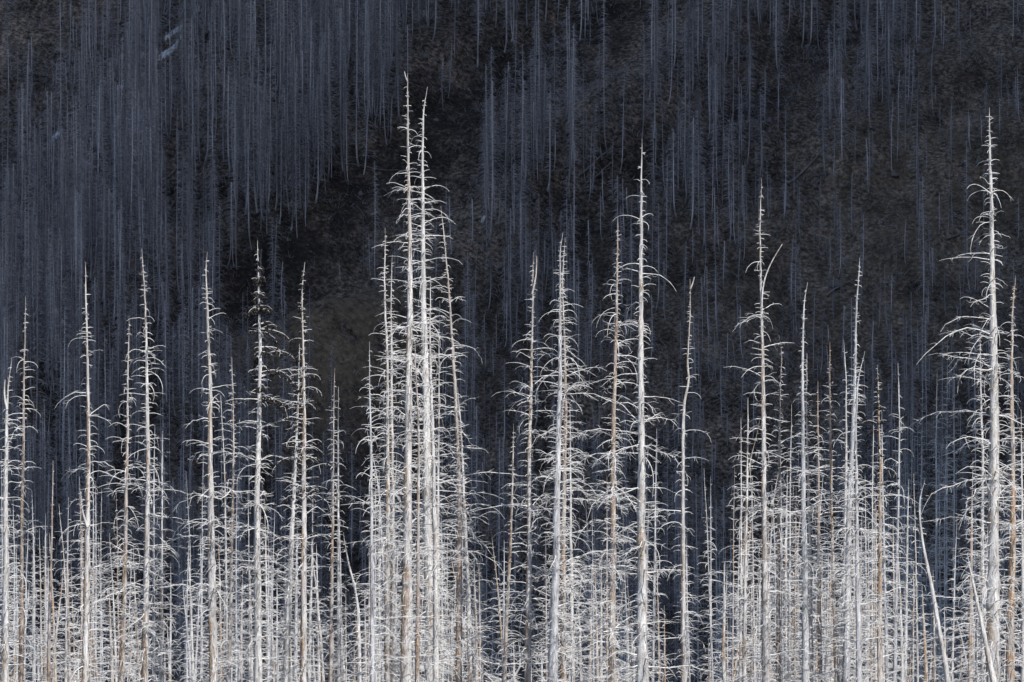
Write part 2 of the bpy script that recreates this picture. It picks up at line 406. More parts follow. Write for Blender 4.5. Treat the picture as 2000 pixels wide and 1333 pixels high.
    if cb.g: tag(cb.build("burnt_cones", CONE, root), kind="stuff")
    tag(root, label, cat, group)
    return root

G1 = "bleached dead trees of the sunlit stand"
# pts = trunk centre in photo pixels from tip down; wb = trunk width there at the bottom edge
T = [
 # name, pts, wb, kind, D, opts, label, short
 ([(24,700),(15,760),(12,880),(10,1100),(8,1333)], 18, 'W', 196, dict(span=38, forks=[(10,742,-3,800,5)]), "pale dead tree at the left edge with a forked leaning tip", "left edge tree"),
 ([(50,578),(49,680),(46,900),(45,1100),(41,1333)], 11, 'R', 201, dict(span=46, dens=.8), "slim brownish dead tree beside the left edge, twin needle tip above short twigs", "slim left tree"),
 ([(104,900),(101,1000),(97,1200),(94,1333)], 8, 'R', 206, dict(span=22, dens=.7, sparse_top=200, detail=1), "short rusty pole-like dead tree left of the first tall one, mostly bare of branches", None),
 ([(167,512),(166,560),(168,700),(171,880),(171,1050),(164,1333)], 15, 'B', 194, dict(span=58, dens=.85, forks=[(158,960,-4,1030,5)]), "tall dead tree with wide level branches, first of the tall ones from the left", "first tall tree"),
 ([(134,972),(131,1100),(127,1333)], 6, 'W', 207, dict(span=48, detail=1), "low thin dead tree crowding the foot of the first tall one on its left", None),
 ([(252,617),(250,700),(247,880),(243,1100),(237,1333)], 13, 'R', 200, dict(span=44), "brown-stemmed dead tree standing just left of a taller pale one", "brown-stemmed tree"),
 ([(277,486),(283,560),(288,700),(289,880),(287,1100),(284,1333)], 15, 'B', 195, dict(span=66), "tall dead tree with thin drooping arches, its tip bent left", "bent-tip tree"),
 ([(303,830),(300,950),(301,1333)], 8, 'G', 204, dict(span=40, detail=1, dens=1.3), "low dead tree hugging the right side of the bent-tip tree", None),
 ([(317,842),(317,1000),(316,1333)], 8, 'W', 207, dict(span=42, detail=1, dens=1.3, dark=1), "low shaggy dead tree with fine dark twigs right of the bent-tip tree", None),
 ([(405,492),(401,530),(405,620),(411,760),(412,900),(414,1100),(416,1333)], 20, 'B', 193, dict(span=54, dens=1.0), "stout dead tree with regular drooping branch tiers and curved tip, fifth main spire from left", "tiered tree"),
 ([(452,697),(455,760),(457,900),(454,1100),(448,1333)], 9, 'R', 200, dict(span=40), "thin brown dead tree right of the stout tiered one", "thin brown tree"),
 ([(430,772),(434,830),(440,950),(441,1100),(445,1333)], 7, 'W', 205, dict(span=36, detail=1, dens=1.2), "thin pale dead tree squeezed between the stout tiered tree and its brown neighbour", None),
 ([(503,470),(504,560),(508,660),(506,760),(502,900),(500,1000),(505,1333)], 18, 'W', 196, dict(span=62, twig=1.6, cones=34, cone_to=330, asym=.1), "dead tree with its top hung with black burnt cones and twisted branches", "cone-hung tree"),
 ([(484,960),(486,1100),(487,1333)], 5, 'W', 208, dict(span=30, detail=1), "very thin pale pole right behind the left side of the cone-hung tree", None),
 ([(596,512),(590,560),(591,660),(594,780),(595,900),(593,1100),(592,1333)], 15, 'B', 197, dict(span=46, cones=7, cone_to=480, sparse_top=40), "dead tree with crooked clean tip and dark twig clumps halfway down its stem", "crooked-tip tree"),
 ([(585,672),(583,760),(577,900),(568,1100),(559,1333)], 14, 'W', 199, dict(span=46, cones=10, cone_to=240, twig=1.5), "dead tree whose stem leans right going up behind the crooked-tip tree", None),
 ([(611,955),(609,1080),(604,1333)], 8, 'W', 203, dict(span=36, cones=60, cone_to=90, detail=1, twig=1.5), "low dead tree with a dense black tuft of burnt twigs at its top", "black-tuft tree"),
 ([(654,720),(652,800),(651,900),(649,1100),(646,1333)], 9, 'R', 203, dict(span=36, dens=.9), "left one of a close pair of thin poles, with yellowish stem low down", None),
 ([(661,755),(660,900),(661,1100),(661,1333)], 8, 'W', 204, dict(span=36, detail=1), "right and shorter one of a close pair of thin pale poles", "thin pair"),
 ([(670,1040),(678,1090),(692,1140),(701,1190),(703,1333)], 10, 'W', 194, dict(span=40, dens=.5), "broken white snag with a leaning curved top left of the smooth grey pole", "broken white snag"),
 ([(722,668),(722,760),(726,900),(727,1100),(727,1333)], 11, 'G', 192, dict(span=66, dens=.75), "smooth silver-grey pole with a few long branches left of the central cluster", "silver pole"),
 ([(752,445),(752,560),(756,700),(758,850),(757,1100),(757,1333)], 14, 'B', 201, dict(span=56), "thin tall dead tree on the left of the tallest pair", "thin tree beside tallest pair"),
 ([(766,498),(763,620),(763,760),(764,900),(768,1333)], 12, 'B', 203, dict(span=44), "slender dead tree squeezed between the tallest pair and the taller thin one on their left", None),
 ([(796,143),(797,200),(799,330),(802,440),(804,600),(800,720),(797,900),(795,1100),(793,1333)], 24, 'B', 195, dict(span=58, dens=1.05, forks=[(790,140,-1,160,2)]), "tallest dead tree of all with straight spire, left one of the tallest pair", "tallest tree"),
 ([(836,170),(826,210),(825,330),(826,440),(827,600),(831,740),(835,900),(838,1100),(842,1333)], 25, 'W', 197, dict(span=64, dens=1.1), "second tallest dead tree with a curved tip, right one of the tallest pair", "second tallest tree"),
 ([(841,540),(841,700),(846,880),(850,1100),(852,1333)], 13, 'W', 195, dict(span=44), "pale straight stem pressed against the right side of the second tallest tree", None),
 ([(857,643),(858,760),(856,1000),(856,1333)], 8, 'W', 205, dict(span=40, detail=1), "thin pole between the second tallest tree and the leaning brown one", None),
 ([(810,660),(813,740),(819,820),(819,1000),(817,1333)], 10, 'R', 193, dict(span=28, detail=1), "brown thin stem in the gap between the tallest pair", None),
 ([(860,403),(864,440),(873,540),(884,690),(893,850),(898,1000),(895,1333)], 14, 'R', 199, dict(span=52, asym=.15), "long slanting dead tree with brown stem on the right of the tallest pair", "slanting tree"),
 ([(893,757),(899,830),(906,950),(914,1150),(920,1333)], 11, 'W', 202, dict(span=50, asym=.2), "pale dead tree leaning left behind the slanting one, spreading low twigs to the right", "pale leaning tree"),
 ([(1003,828),(1001,950),(996,1100),(985,1333)], 10, 'R', 198, dict(span=60, dens=.8), "slim reddish dead tree with peeling bark on the left of the double-tipped one", "slim reddish tree"),
 ([(1042,493),(1039,570),(1036,700),(1033,880),(1032,1100),(1030,1333)], 14, 'B', 196, dict(span=60, forks=[(1048,500,3,575,4)]), "brown dead tree ending in two parallel needle tips", "double-tipped tree"),
 ([(1101,455),(1093,480),(1094,600),(1093,750),(1089,900),(1084,1100),(1077,1333)], 20, 'G', 195, dict(span=56, knob=.06), "grey dead tree with kinked tip, thicker and left one of a joined pair", "kinked-tip tree"),
 ([(1104,464),(1099,540),(1102,640),(1106,800),(1103,950),(1100,1333)], 13, 'R', 198, dict(span=56, dens=1.3, twig=1.8), "bushy dead tree pressed against the right side of the kinked-tip tree", None),
 ([(1113,790),(1113,950),(1118,1333)], 9, 'W', 203, dict(span=50, dens=1.2, detail=1, twig=1.5), "shorter pale stem right behind the bushy tree of the joined pair", None),
 ([(1207,425),(1204,560),(1201,700),(1198,850),(1198,1000),(1196,1333)], 16, 'R', 199, dict(span=80, dens=1.1, twig=1.7, asym=-.1), "dark brown bushy dead tree standing left of the smooth white spire", "bushy brown tree"),
 ([(1254,272),(1252,340),(1253,440),(1253,600),(1253,750),(1254,900),(1253,1100),(1255,1333)], 22, 'W', 190, dict(span=80, dens=.8, knob=.18), "smooth white spire with few long arching branches and swollen knots, right of centre", "smooth white spire"),
 ([(1283,838),(1281,950),(1276,1333)], 8, 'G', 206, dict(span=34, detail=1), "thin grey pole close on the right of the smooth white spire", None),
 ([(1348,545),(1348,640),(1344,715),(1348,742),(1351,752),(1341,766),(1338,810),(1335,900),(1334,1100),(1336,1333)], 12, 'B', 194, dict(span=52, dens=.7, sparse_top=60, forks=[(1356,541,1,565,3)]), "dead tree with a zigzag kink in its bare upper stem", "zigzag tree"),
 ([(1374,915),(1380,1000),(1392,1333)], 5, 'G', 215, dict(span=30, detail=1), "faint thin pole leaning left, just right of the zigzag tree", None),
 ([(1388,930),(1388,1333)], 5, 'G', 218, dict(span=30, detail=1), "faint upright thin pole right of the zigzag tree, beside a leaning one", None),
 ([(1415,1097),(1414,1200),(1411,1280),(1416,1333)], 9, 'W', 197, dict(span=22, dens=.5, detail=1), "low broken white snag at the bottom, alone in the gap right of the zigzag tree", "low broken snag"),
 ([(1447,816),(1448,950),(1446,1333)], 7, 'W', 203, dict(span=36, detail=1), "thin pale pole, the first left of the brown tree with a side leader", None),
 ([(1461,777),(1459,900),(1452,1333)], 9, 'W', 202, dict(span=44, detail=1, dens=1.2), "slightly taller thin pole between the brown side-leader tree and the outermost pole", None),
 ([(1487,348),(1484,430),(1486,540),(1490,700),(1493,850),(1494,1000),(1497,1333)], 15, 'B', 196, dict(span=62, dens=.95, sparse_top=40, forks=[(1528,477,-12,600,3.2)]), "tall brown-streaked dead tree with a second leader curving out on its right", "side-leader tree"),
 ([(1520,655),(1528,690),(1525,740),(1523,900),(1521,1333)], 10, 'R', 199, dict(span=40), "thin brown dead tree with hooked tip right beside the side-leader tree", "hook-tipped tree"),
 ([(1546,790),(1543,950),(1541,1333)], 7, 'W', 205, dict(span=40, detail=1), "thin pale pole half hidden between the hook-tipped tree and the bowed one", None),
 ([(1579,552),(1570,590),(1567,700),(1568,850),(1570,1000),(1574,1333)], 16, 'G', 198, dict(span=52, sparse_top=150), "grey dead tree with a long bare tip bowed to the right", "bowed-tip tree"),
 ([(1576,690),(1575,800),(1578,950),(1584,1333)], 9, 'W', 201, dict(span=48, twig=1.6, cones=8, cone_to=150), "scruffy dead tree with dark-specked tip tight behind the bowed-tip tree", None),
 ([(1598,745),(1599,900),(1600,1333)], 10, 'R', 204, dict(span=46, detail=1, dens=1.2), "brown-footed dead tree between the bowed-tip tree and the rusty thin one", None),
 ([(1621,668),(1620,760),(1622,900),(1627,1100),(1634,1333)], 9, 'O', 200, dict(span=40), "rusty thin dead tree with short drooping twigs near its pointed tip", "rusty thin tree"),
 ([(1647,664),(1652,740),(1653,880),(1643,1333)], 9, 'W', 203, dict(span=34, dens=.6, sparse_top=220), "bare pale pole with tip bent left beside the bristly tree", None),
 ([(1679,504),(1672,600),(1669,700),(1664,830),(1658,950),(1651,1333)], 16, 'G', 199, dict(span=48, sparse_top=150, dens=1.3), "grey dead tree with bristly short twigs all along its leaning top", "bristly tree"),
 ([(1691,686),(1676,735),(1671,850),(1675,930),(1679,1333)], 12, 'G', 192, dict(span=44, dens=.75, asym=.15), "smooth silver stem crossing in front of the bristly tree, tip curved right", "silver stem"),
 ([(1714,712),(1716,790),(1719,900),(1720,1333)], 12, 'O', 193, dict(span=52, cones=12, cone_to=230, twig=1.4), "orange-barked dead tree with black cones strung along its small top", "orange tree"),
 ([(1722,800),(1724,950),(1732,1333)], 8, 'G', 198, dict(span=44, detail=1), "pale pole immediately right of the orange-barked tree", None),
 ([(1753,710),(1757,800),(1755,950),(1747,1333)], 9, 'G', 206, dict(span=40, detail=1), "thin grey pole right of the orange tree, rising above its neighbours", "grey pole"),
 ([(1784,925),(1788,1050),(1792,1333)], 5, 'W', 202, dict(span=40, detail=1), "needle-thin stem just left of the white leaning stick", None),
 ([(1809,936),(1798,962),(1795,1000),(1805,1070),(1817,1130),(1835,1230),(1853,1333)], 12, 'W', 185, dict(span=34, dens=.3), "white slanting stick with a hooked top, leaning left low in the right gap", "white leaning stick"),
 ([(1888,1080),(1900,1140),(1915,1210),(1930,1290),(1940,1333)], 13, 'W', 184, dict(span=20, dens=.2), "short white slanting stick leaning left at the foot of the great right spire", None),
 ([(1914,640),(1916,760),(1919,900),(1920,1333)], 11, 'W', 203, dict(span=44, dens=1.2), "pale dead tree half hidden behind the left side of the great right spire", None),
 ([(1933,210),(1933,260),(1935,330),(1938,440),(1941,600),(1943,750),(1941,900),(1940,1100),(1940,1333)], 30, 'W', 191, dict(span=100, dens=1.0, knob=.06, asym=-.08), "great white spire with huge arching branches near the right edge", "great right spire"),
 ([(1984,537),(1977,600),(1975,750),(1978,900),(1977,1100),(1974,1333)], 18, 'O', 196, dict(span=58, dens=1.1, twig=1.4), "dark orange-brown dead tree at the right edge beside the great spire", "right edge tree"),
 ([(1994,800),(1996,1000),(1998,1333)], 10, 'W', 205, dict(span=46, detail=1), "pale stem on the very right edge, beyond the dark orange-brown tree", None),
]
for i, (pts, wb, kind, D, opts, label, short) in enumerate(T):
    dead_tree("dead_tree", pts, wb, kind, D, label=label, group=G1, seed=i+1, **opts)
    if short: SHOWN.append((pts[0][0], pts[0][1], pts[-1][0], short))
SHOWN.sort()
def ordn(n): return ["first", "second", "third", "fourth", "fifth", "sixth", "seventh", "eighth", "ninth", "tenth"][n] if n < 10 else f"{n+1}th"
def left_landmark(x, col=2):
    c = [s for s in SHOWN if s[col] <= x]
    return max(c, key=lambda s: s[col]) if c else None

# ------------------------------------------------------------------ thin trees filling the stand, lit, behind the named ones
def dens_x(x):
    v = 0.55
    for c, s, a in ((30, 40, .4), (170, 50, .5), (300, 45, .6), (430, 50, .6), (540, 60, .6), (620, 40, .5), (760, 50, 1.4), (860, 50, 1.3), (930, 25, .5), (1080, 60, 1.2), (1190, 50, .7), (1290, 40, .6),
                    (1500, 70, 1.5), (1600, 80, 1.6), (1700, 60, 1.2), (1920, 60, 1.5)):
        v += a*math.exp(-((x-c)/s)**2)
    return v
rf = random.Random(5)
cand = []
while len(cand) < 235:
    x = rf.uniform(-30, 2030)
    if rf.random() > dens_x(x)/2.0: continue
    if min([abs(x-c[0]) for c in cand] + [99]) < 1.8: continue
    top = 880 if 1430 < x < 1760 or 730 < x < 900 or x > 1890 else 1020
    cand.append((x, rf.uniform(top, top+290) if rf.random() < 0.8 else rf.uniform(top-90, top+60), rf.uniform(3.6, 8.5)))
cand.sort(); cnt = {}
for i, (x, ty, wv) in enumerate(cand):
    D = rf.uniform(207, 246); lean = rf.gauss(0, 5) if rf.random() < .88 else rf.choice((-1, 1))*rf.uniform(15, 45)
    lm = left_landmark(x); k = lm[3] if lm else None; n = cnt.get(k, 0); cnt[k] = n+1
    where = f"{ordn(n)} slight one right of the {k}" if k else f"{ordn(n)} slight one from the left edge"
    dead_tree("thin_dead_tree", [(x+lean, ty), (x+lean*.4, ty+90), (x, 1250), (x-lean*.3, 1333)], wv, rf.choice('WWGGBRRO'), D, span=rf.uniform(30, 56), dens=rf.uniform(.8, 1.3),
              label="thin bleached tree, "+where, group="thin dead trees filling the sunlit stand", seed=500+i, detail=1, twig=1.3)

# ------------------------------------------------------------------ dim trees beyond the stand, down towards the valley (in the added ridge's shadow)
mids = [(1828,723,8,312), (1863,690,7,318), (1752,790,4,330), (1800,700,4,340), (1850,640,4,350), (1780,820,4,330), (1905,700,5,330), (1845,850,6,320)]
rf = random.Random(9)
for k in range(70):
    x = rf.uniform(-20, 2020); mids.append((x, rf.uniform(960, 1200)-(90 if 1720 < x < 1900 or x < 700 else 0), rf.uniform(3, 6.5), rf.uniform(312, 430)))
mids.sort(); cnt = {}
for i, (x, ty, wv, D) in enumerate(mids):
    lm = left_landmark(x); k = lm[3] if lm else None; n = cnt.get(k, 0); cnt[k] = n+1
    where = f"{ordn(n)} dim one right of the {k}" if k else f"{ordn(n)} dim one from the left edge"
    dead_tree("shaded_dead_tree", [(x+rf.gauss(0, 3), ty), (x, ty+150), (x, 1333)], wv, 'G', D, span=rf.uniform(26, 42), dens=1.0, label="shaded grey tree beyond, "+where,
              group="dim dead trees between the stand and the slope", seed=900+i, detail=1, twig=.7)

# ------------------------------------------------------------------ burnt forest on the shaded mountain slope
ROWS = np.array([-400, 0, 83, 250, 416, 583, 750, 916, 1166, 1500, 1900]); COLS = np.array([-300, 100, 300, 500, 700, 900, 1100, 1300, 1500, 1700, 1900, 2300])
DM = np.array([
 [.0,.0,.6,.9,.6,.35,.3,.7,.9,.4,.2,.1],
 [.0,.0,.6,.9,.6,.35,.3,.7,.9,.4,.2,.1],
 [.0,.0,.7,.9,.55,.35,.15,.7,.9,.35,.2,.1],
 [.1,.3,1.,1.,.85,.10,.25,1.,.7,.30,.2,.1],
 [1.,1.,1.,.9,.60,.04,.70,.6,.22,.15,.12,.1],
 [1.,1.,1.,.7,.10,.20,.75,.3,.15,.15,.1,.1],
 [1.,1.,1.,.5,.08,.30,.40,.25,.15,.22,.2,.2],
 [1.,1.,1.,.6,.20,.30,.25,.10,.08,.35,.4,.4],
 [.8,.8,.8,.6,.30,.30,.40,.40,.25,.60,.7,.7],
 [.8,.8,.8,.6,.40,.40,.40,.40,.40,.60,.7,.7],
 [.8,.8,.8,.6,.40,.40,.40,.40,.40,.60,.7,.7]])
def dmap0(px, py):
    i = int(np.clip(np.searchsorted(ROWS, py)-1, 0, len(ROWS)-2)); j = int(np.clip(np.searchsorted(COLS, px)-1, 0, len(COLS)-2))
    u = np.clip((py-ROWS[i])/(ROWS[i+1]-ROWS[i]), 0, 1); v = np.clip((px-COLS[j])/(COLS[j+1]-COLS[j]), 0, 1)
    return (DM[i, j]*(1-v)+DM[i, j+1]*v)*(1-u)+(DM[i+1, j]*(1-v)+DM[i+1, j+1]*v)*u
def dmap(px, py):
    """how thickly the slope is wooded: a bare diagonal strip, stands above and below it, thinning out to the right"""
    if px < 430: return dmap0(px, py)
    j1 = 18*math.sin(px*.045)+10*math.sin(px*.11+1)
    y1 = (560-0.83*(px-450) if px < 1000 else 104-0.25*(px-1000))+j1
    y2 = 480-0.62*(px-1000)+22*math.sin(px*.03+2) if px > 940 else -999
    if 585 < px < 770 and 570 < py < 1010: return 0.03 if py < 780 else 0.1
    if py < y1: return 0.95 if px < 820 else 0.7
    if py < y1+(190 if px < 1000 else 190-.3*(px-1000)): return 0.02
    if py < y2: return 0.85
    if py < 700 and px > 450: return max(0.12, min(dmap0(px, py), .35))
    return dmap0(px, py)
def char_attr(me, Vv, top=1.5):
    z = Vv[:, 2]; a = np.clip(1.15-z/top+0.25*np.sin(Vv[:, 0]*40+z*5), 0, 1)*.6
    at = me.attributes.new("char", 'FLOAT', 'POINT'); at.data.foreach_set("value", a.astype(np.float32)); return me
def slope_proto(rnd, Hh, r0, slender):
    t = Tubes(); n = 12; lx, ly = rnd.gauss(0, 0.024), rnd.gauss(0, .012); kick = rnd.choice((0, 0, .12, -.12, .25)); bow = rnd.gauss(0, .12)
    Ht = Hh*(rnd.uniform(.7, .95) if rnd.random() < .2 else 1)      # some have snapped tops
    C = [np.array([lx*Hh*u+kick*math.exp(-u*22)+bow*math.sin(u*3.14), ly*Hh*u-0.35*math.exp(-u*12), Ht*u]) for u in np.linspace(0, 1, n)]
    t.add(C, [r0*(1-i/(n-1)*(Ht/Hh)**3)**0.75+0.012+(0.1*r0/.2 if i == 0 else 0) for i in range(n)], 6)
    tb = Tubes(); m = int((11 if slender else 18)*Hh)
    for _ in range(m):
        u = rnd.uniform(0.12, 0.99)**0.8; f = u*(n-1); i = min(int(f), n-2); c = C[i]+(C[i+1]-C[i])*(f-i)
        az = rnd.uniform(0, 6.28); L = (0.25+1.6*(1-u)**.6)*rnd.uniform(.3, 1.1)*(0.7 if slender else 1); Q = branch_curve(c, az, L, rnd.uniform(-.1, .5), rnd.uniform(.2, 1.3), 4, rnd, .1)
        tb.add(Q, [0.016, 0.014, 0.011, 0.006], 3)
    for _ in range(9):                       # root flare and litter caught at the foot
        az = rnd.uniform(0, 6.28); tb.add(branch_curve(C[0]+np.array([0, 0, .35]), az, rnd.uniform(.4, 1.3), rnd.uniform(-.6, .5), .5, 4, rnd, .15), [r0*.35, .02, .014, .006], 3)
    V1, F1 = t.arrays(); V2, F2 = tb.arrays()
    return V1, F1, V2, F2, Hh
rs = random.Random(21)
big = [slope_proto(rs, rs.uniform(9, 19.5), rs.uniform(.036, .095), False) for _ in range(26)]
thin = [slope_proto(rs, rs.uniform(3.5, 10), rs.uniform(.022, .055), True) for _ in range(18)]
spots = []
tries = 0
while tries < 84000:
    tries += 1
    y = rs.uniform(543, 742); x = rs.uniform(-.135, .135)*y
    z = hz(x, y); px = 1000+x/(K*y); py = 666.5-(z-CAMZ)/(K*y)
    d = dmap(px, py); patchy = 0.55+0.75*math.sin(x*.21+y*.13+1)*math.sin(x*.09-y*.17+2)+0.35*math.sin(x*.5+y*.31)
    if py < 0 and px < 2000 and py < -60: continue
    if 306 < px < 358 and 55 < py < 520 and rs.random() < .6: continue
    if rs.random() < 0.165*(d**1.05)*max(0.22, min(1.4, patchy+ (0.08 if d > .9 else 0)))*1.25:
        small = rs.random() < (0.88 if d < .28 else 0.22 if d < .7 else .12)
        spots.append((x, y, z, px, py, rs.choice(range(18)) if small else 100+rs.choice(range(26)), rs.uniform(.8, 1.15), rs.uniform(0, 6.28)))
for _ in range(6600):                                                    # small thin dead stems between the stands
    y = rs.uniform(543, 742); x = rs.uniform(-.135, .135)*y; z = hz(x, y); px = 1000+x/(K*y); py = 666.5-(z-CAMZ)/(K*y)
    if py < -40 or dmap(px, py) > .7 or dmap(px, py) < .05 or rs.random() > .55+.5*math.sin(x*.23+y*.11)*math.sin(x*.07-y*.19): continue
    if py < 420 and 560 < px < 1150 and rs.random() < .7: continue
    if px > 1250 and py < 760 and rs.random() < .45: continue
    spots.append((x, y, z, px, py, rs.randrange(18), rs.uniform(.5, 1.0), rs.uniform(0, 6.28)))
def pr(s): return big[s[5]-100] if s[5] >= 100 else thin[s[5]]
def showing(s):
    h = pr(s)[4]*s[6]/(K*s[1]); top = max(0, s[4]-h); bot = min(1333, s[4])
    if s[3] < 5 or s[3] > 1995: return 0
    hide = 0.35 if bot > 800 else 1
    open_ = 1.6-0.8*dmap(s[3], min(s[4]+120, 1300))
    return max(0, bot-top)*(2.2 if s[5] >= 100 else 1)*hide*open_
order = sorted(range(len(spots)), key=lambda i: -showing(spots[i]))
pick = sorted(order[:300], key=lambda i: spots[i][3])
scene["n_slope"] = len(spots)
proto_mesh = {}
def slope_mesh(idx):
    if idx not in proto_mesh:
        V1, F1, V2, F2, _ = big[idx-100] if idx >= 100 else thin[idx]
        proto_mesh[idx] = (char_attr(make_mesh("trunk", V1, F1, SLT), V1), char_attr(make_mesh("crown", V2, F2, SLB), V2))
    return proto_mesh[idx]
def band(py): return "high" if py < 330 else ("midway" if py < 640 else "low")
cells = {}
tips = [s for s in SHOWN if s[1] < 700]
for i in pick:
    s = spots[i]; lm = min(tips, key=lambda a: abs(a[0]-s[3])); key = (band(s[4]), lm[3]); cells.setdefault(key, []).append(i)
for (bd, lmn), lst in cells.items():
    for n, i in enumerate(lst):
        x, y, z, px, py, idx, sc, rot = spots[i]
        r = empty("burnt_slope_tree", (x, y, z-0.25)); r.rotation_euler = (0, 0, rot); r.scale = (sc, sc, sc)
        tm, cm = slope_mesh(idx)
        for nm, me in (("trunk", tm), ("crown", cm)):
            o = bpy.data.objects.new(nm, me); COL.objects.link(o); o.parent = r
        cellname = f"{bd} on slope behind the {lmn}"
        tag(r, f"burnt trunk, {ordn(n)} from left, {cellname}", "tree", "burnt trunks on the shaded slope")
picked = set(pick)
protos = bpy.data.collections.new("burnt_trunk_kinds")        # referenced by the mass below only
for idx in list(range(18))+list(range(100, 126)):
    V1, F1, V2, F2, _ = big[idx-100] if idx >= 100 else thin[idx]
    me = make_mesh("burnt_trunk", np.concatenate([V1, V2]), np.concatenate([F1, F2+len(V1)]), [SLT, SLB])
    char_attr(me, np.concatenate([V1, V2])); me.polygons.foreach_set("material_index", np.concatenate([np.zeros(len(F1), np.int32), np.ones(len(F2), np.int32)]))
    protos.objects.link(bpy.data.objects.new("burnt_trunk_%03d" % idx, me))
rest_i = [i for i in range(len(spots)) if i not in picked]
pm = bpy.data.meshes.new("burnt_forest"); pm.vertices.add(len(rest_i))
pm.vertices.foreach_set("co", np.array([(spots[i][0], spots[i][1], spots[i][2]-.25) for i in rest_i], np.float32).ravel())
for nm, ty, vals in (("kind_index", 'INT', [spots[i][5] if spots[i][5] < 100 else spots[i][5]-82 for i in rest_i]), ("turn", 'FLOAT', [spots[i][7] for i in rest_i]), ("size", 'FLOAT', [spots[i][6] for i in rest_i])):
    at = pm.attributes.new(nm, ty, 'POINT'); at.data.foreach_set("value", np.array(vals, np.int32 if ty == 'INT' else np.float32))
forest = bpy.data.objects.new("burnt_forest", pm); COL.objects.link(forest)
ng = bpy.data.node_groups.new("forest_scatter", 'GeometryNodeTree')
ng.interface.new_socket("Geometry", in_out='INPUT', socket_type='NodeSocketGeometry'); ng.interface.new_socket("Geometry", in_out='OUTPUT', socket_type='NodeSocketGeometry')
gi = ng.nodes.new("NodeGroupInput"); go = ng.nodes.new("NodeGroupOutput"); iop = ng.nodes.new("GeometryNodeInstanceOnPoints"); ci = ng.nodes.new("GeometryNodeCollectionInfo")
ci.inputs[0].default_value = protos; ci.inputs[1].default_value = True; ci.inputs[2].default_value = True
def named(n, ty):
    a_ = ng.nodes.new("GeometryNodeInputNamedAttribute"); a_.data_type = ty; a_.inputs[0].default_value = n; return a_.outputs[0]
cmb = ng.nodes.new("ShaderNodeCombineXYZ"); ng.links.new(named("turn", 'FLOAT'), cmb.inputs[2])
ng.links.new(gi.outputs[0], iop.inputs["Points"]); ng.links.new(ci.outputs[0], iop.inputs["Instance"]); iop.inputs["Pick Instance"].default_value = True
ng.links.new(named("kind_index", 'INT'), iop.inputs["Instance Index"]); ng.links.new(cmb.outputs[0], iop.inputs["Rotation"]); ng.links.new(named("size", 'FLOAT'), iop.inputs["Scale"])
ng.links.new(iop.outputs[0], go.inputs[0])
forest.modifiers.new("scatter", 'NODES').node_group = ng
tag(forest, "mass of blue-grey burnt trunks crowding the shaded mountain slope", "forest", kind="stuff")

# ------------------------------------------------------------------ brush, fallen logs, rocks and snow on the slope
tb = Tubes(); rb = random.Random(31)
for _ in range(17000):
    y = rb.uniform(545, 735); x = rb.uniform(-.1, .1)*y
    if math.sin(x*.16+y*.07)*math.sin(y*.11-x*.05) < rb.uniform(-.6, .4): continue
    z = hz(x, y)-.05
    for k in range(rb.choice((4, 6, 9))):
        az = rb.uniform(0, 6.28); L = rb.uniform(.3, 1.5)*(1.6 if rb.random() < .1 else 1); Q = branch_curve((x+rb.gauss(0, .25), y+rb.gauss(0, .25), z), az, L, rb.uniform(.7, 1.5), rb.uniform(-.9, .3), 4, rb, .12)
        tb.add(Q, [0.013, 0.011, 0.009, 0.005], 3)
tag(tb.build("dead_brush", SLB), "dead leafless brush covering the shaded slope", "brush", kind="stuff")

logs = [(1190,640,240,640),(930,480,1010,450),(1560,345,1600,322),(1150,310,1195,285),(1600,730,1640,700)]
def put_log(px, py, ang, L, r, label):
    h = slope_hit(px, py)
    if not h: return
    x, y, z = h; n = 10; dx = math.cos(ang); dyv = math.sin(ang); C = []; root = np.array([x, y, z])
    for i in range(n):
        u = (i/(n-1)-.5)*L; X_, Y_ = x+u*dx, y+u*dyv; C.append(np.array([X_, Y_, hz(X_, Y_)+r*1.1+.08])-root)
    t = Tubes(); t.add(C, [r*(1-.6*i/(n-1)) for i in range(n)], 8); rr = random.Random(int(px*7))
    for _ in range(14):
        i = rr.randrange(1, n-1); az = rr.uniform(0, 6.28); Q = branch_curve(C[i], az, rr.uniform(.3, 1.0), rr.uniform(.1, 1.1), .3, 4, rr, .1); t.add(Q, [.022, .018, .013, .006], 3)
    e = t.build("fallen_log", LOGM); e.location = root
    tag(e, label, "fallen log", "fallen logs on the slope")
put_log(1165, 318, .9, 7, .17, "pale fallen log lying slantwise among trunks above the smooth white spire")
put_log(1170, 345, .9, 5, .12, "short fallen log just below the pale slanting one, left of the white spire tip")
put_log(1575, 340, .7, 6, .16, "fallen log slanting up to the right on bare soil right of the side-leader tree")
put_log(1010, 505, .8, 6, .14, "slanting log between the slanting brown tree and the double-tipped one")
put_log(800, 28+35, .05, 9, .12, "long thin log lying level near the top, above the tallest tree")
put_log(725, 335, .03, 6, .08, "long level log lying left of the tallest tree, halfway up")
put_log(590, 205, .9, 6, .12, "slanting log among the trunks left of the tallest tree, high up")
put_log(320, 355, .8, 9, .12, "slanting log among dense trunks above the bent-tip tree")
put_log(1640, 570, .7, 4, .15, "stubby log lying between the bowed-tip tree and the bristly one")
put_log(1480, 95, .8, 5, .10, "slanting log near the top above the side-leader tree")
put_log(290, 268, .8, 8, .10, "thin slanting log among dense trunks high above the brown-stemmed tree")
put_log(1875, 470, .6, 4, .14, "grey log on bare soil left of the great right spire")

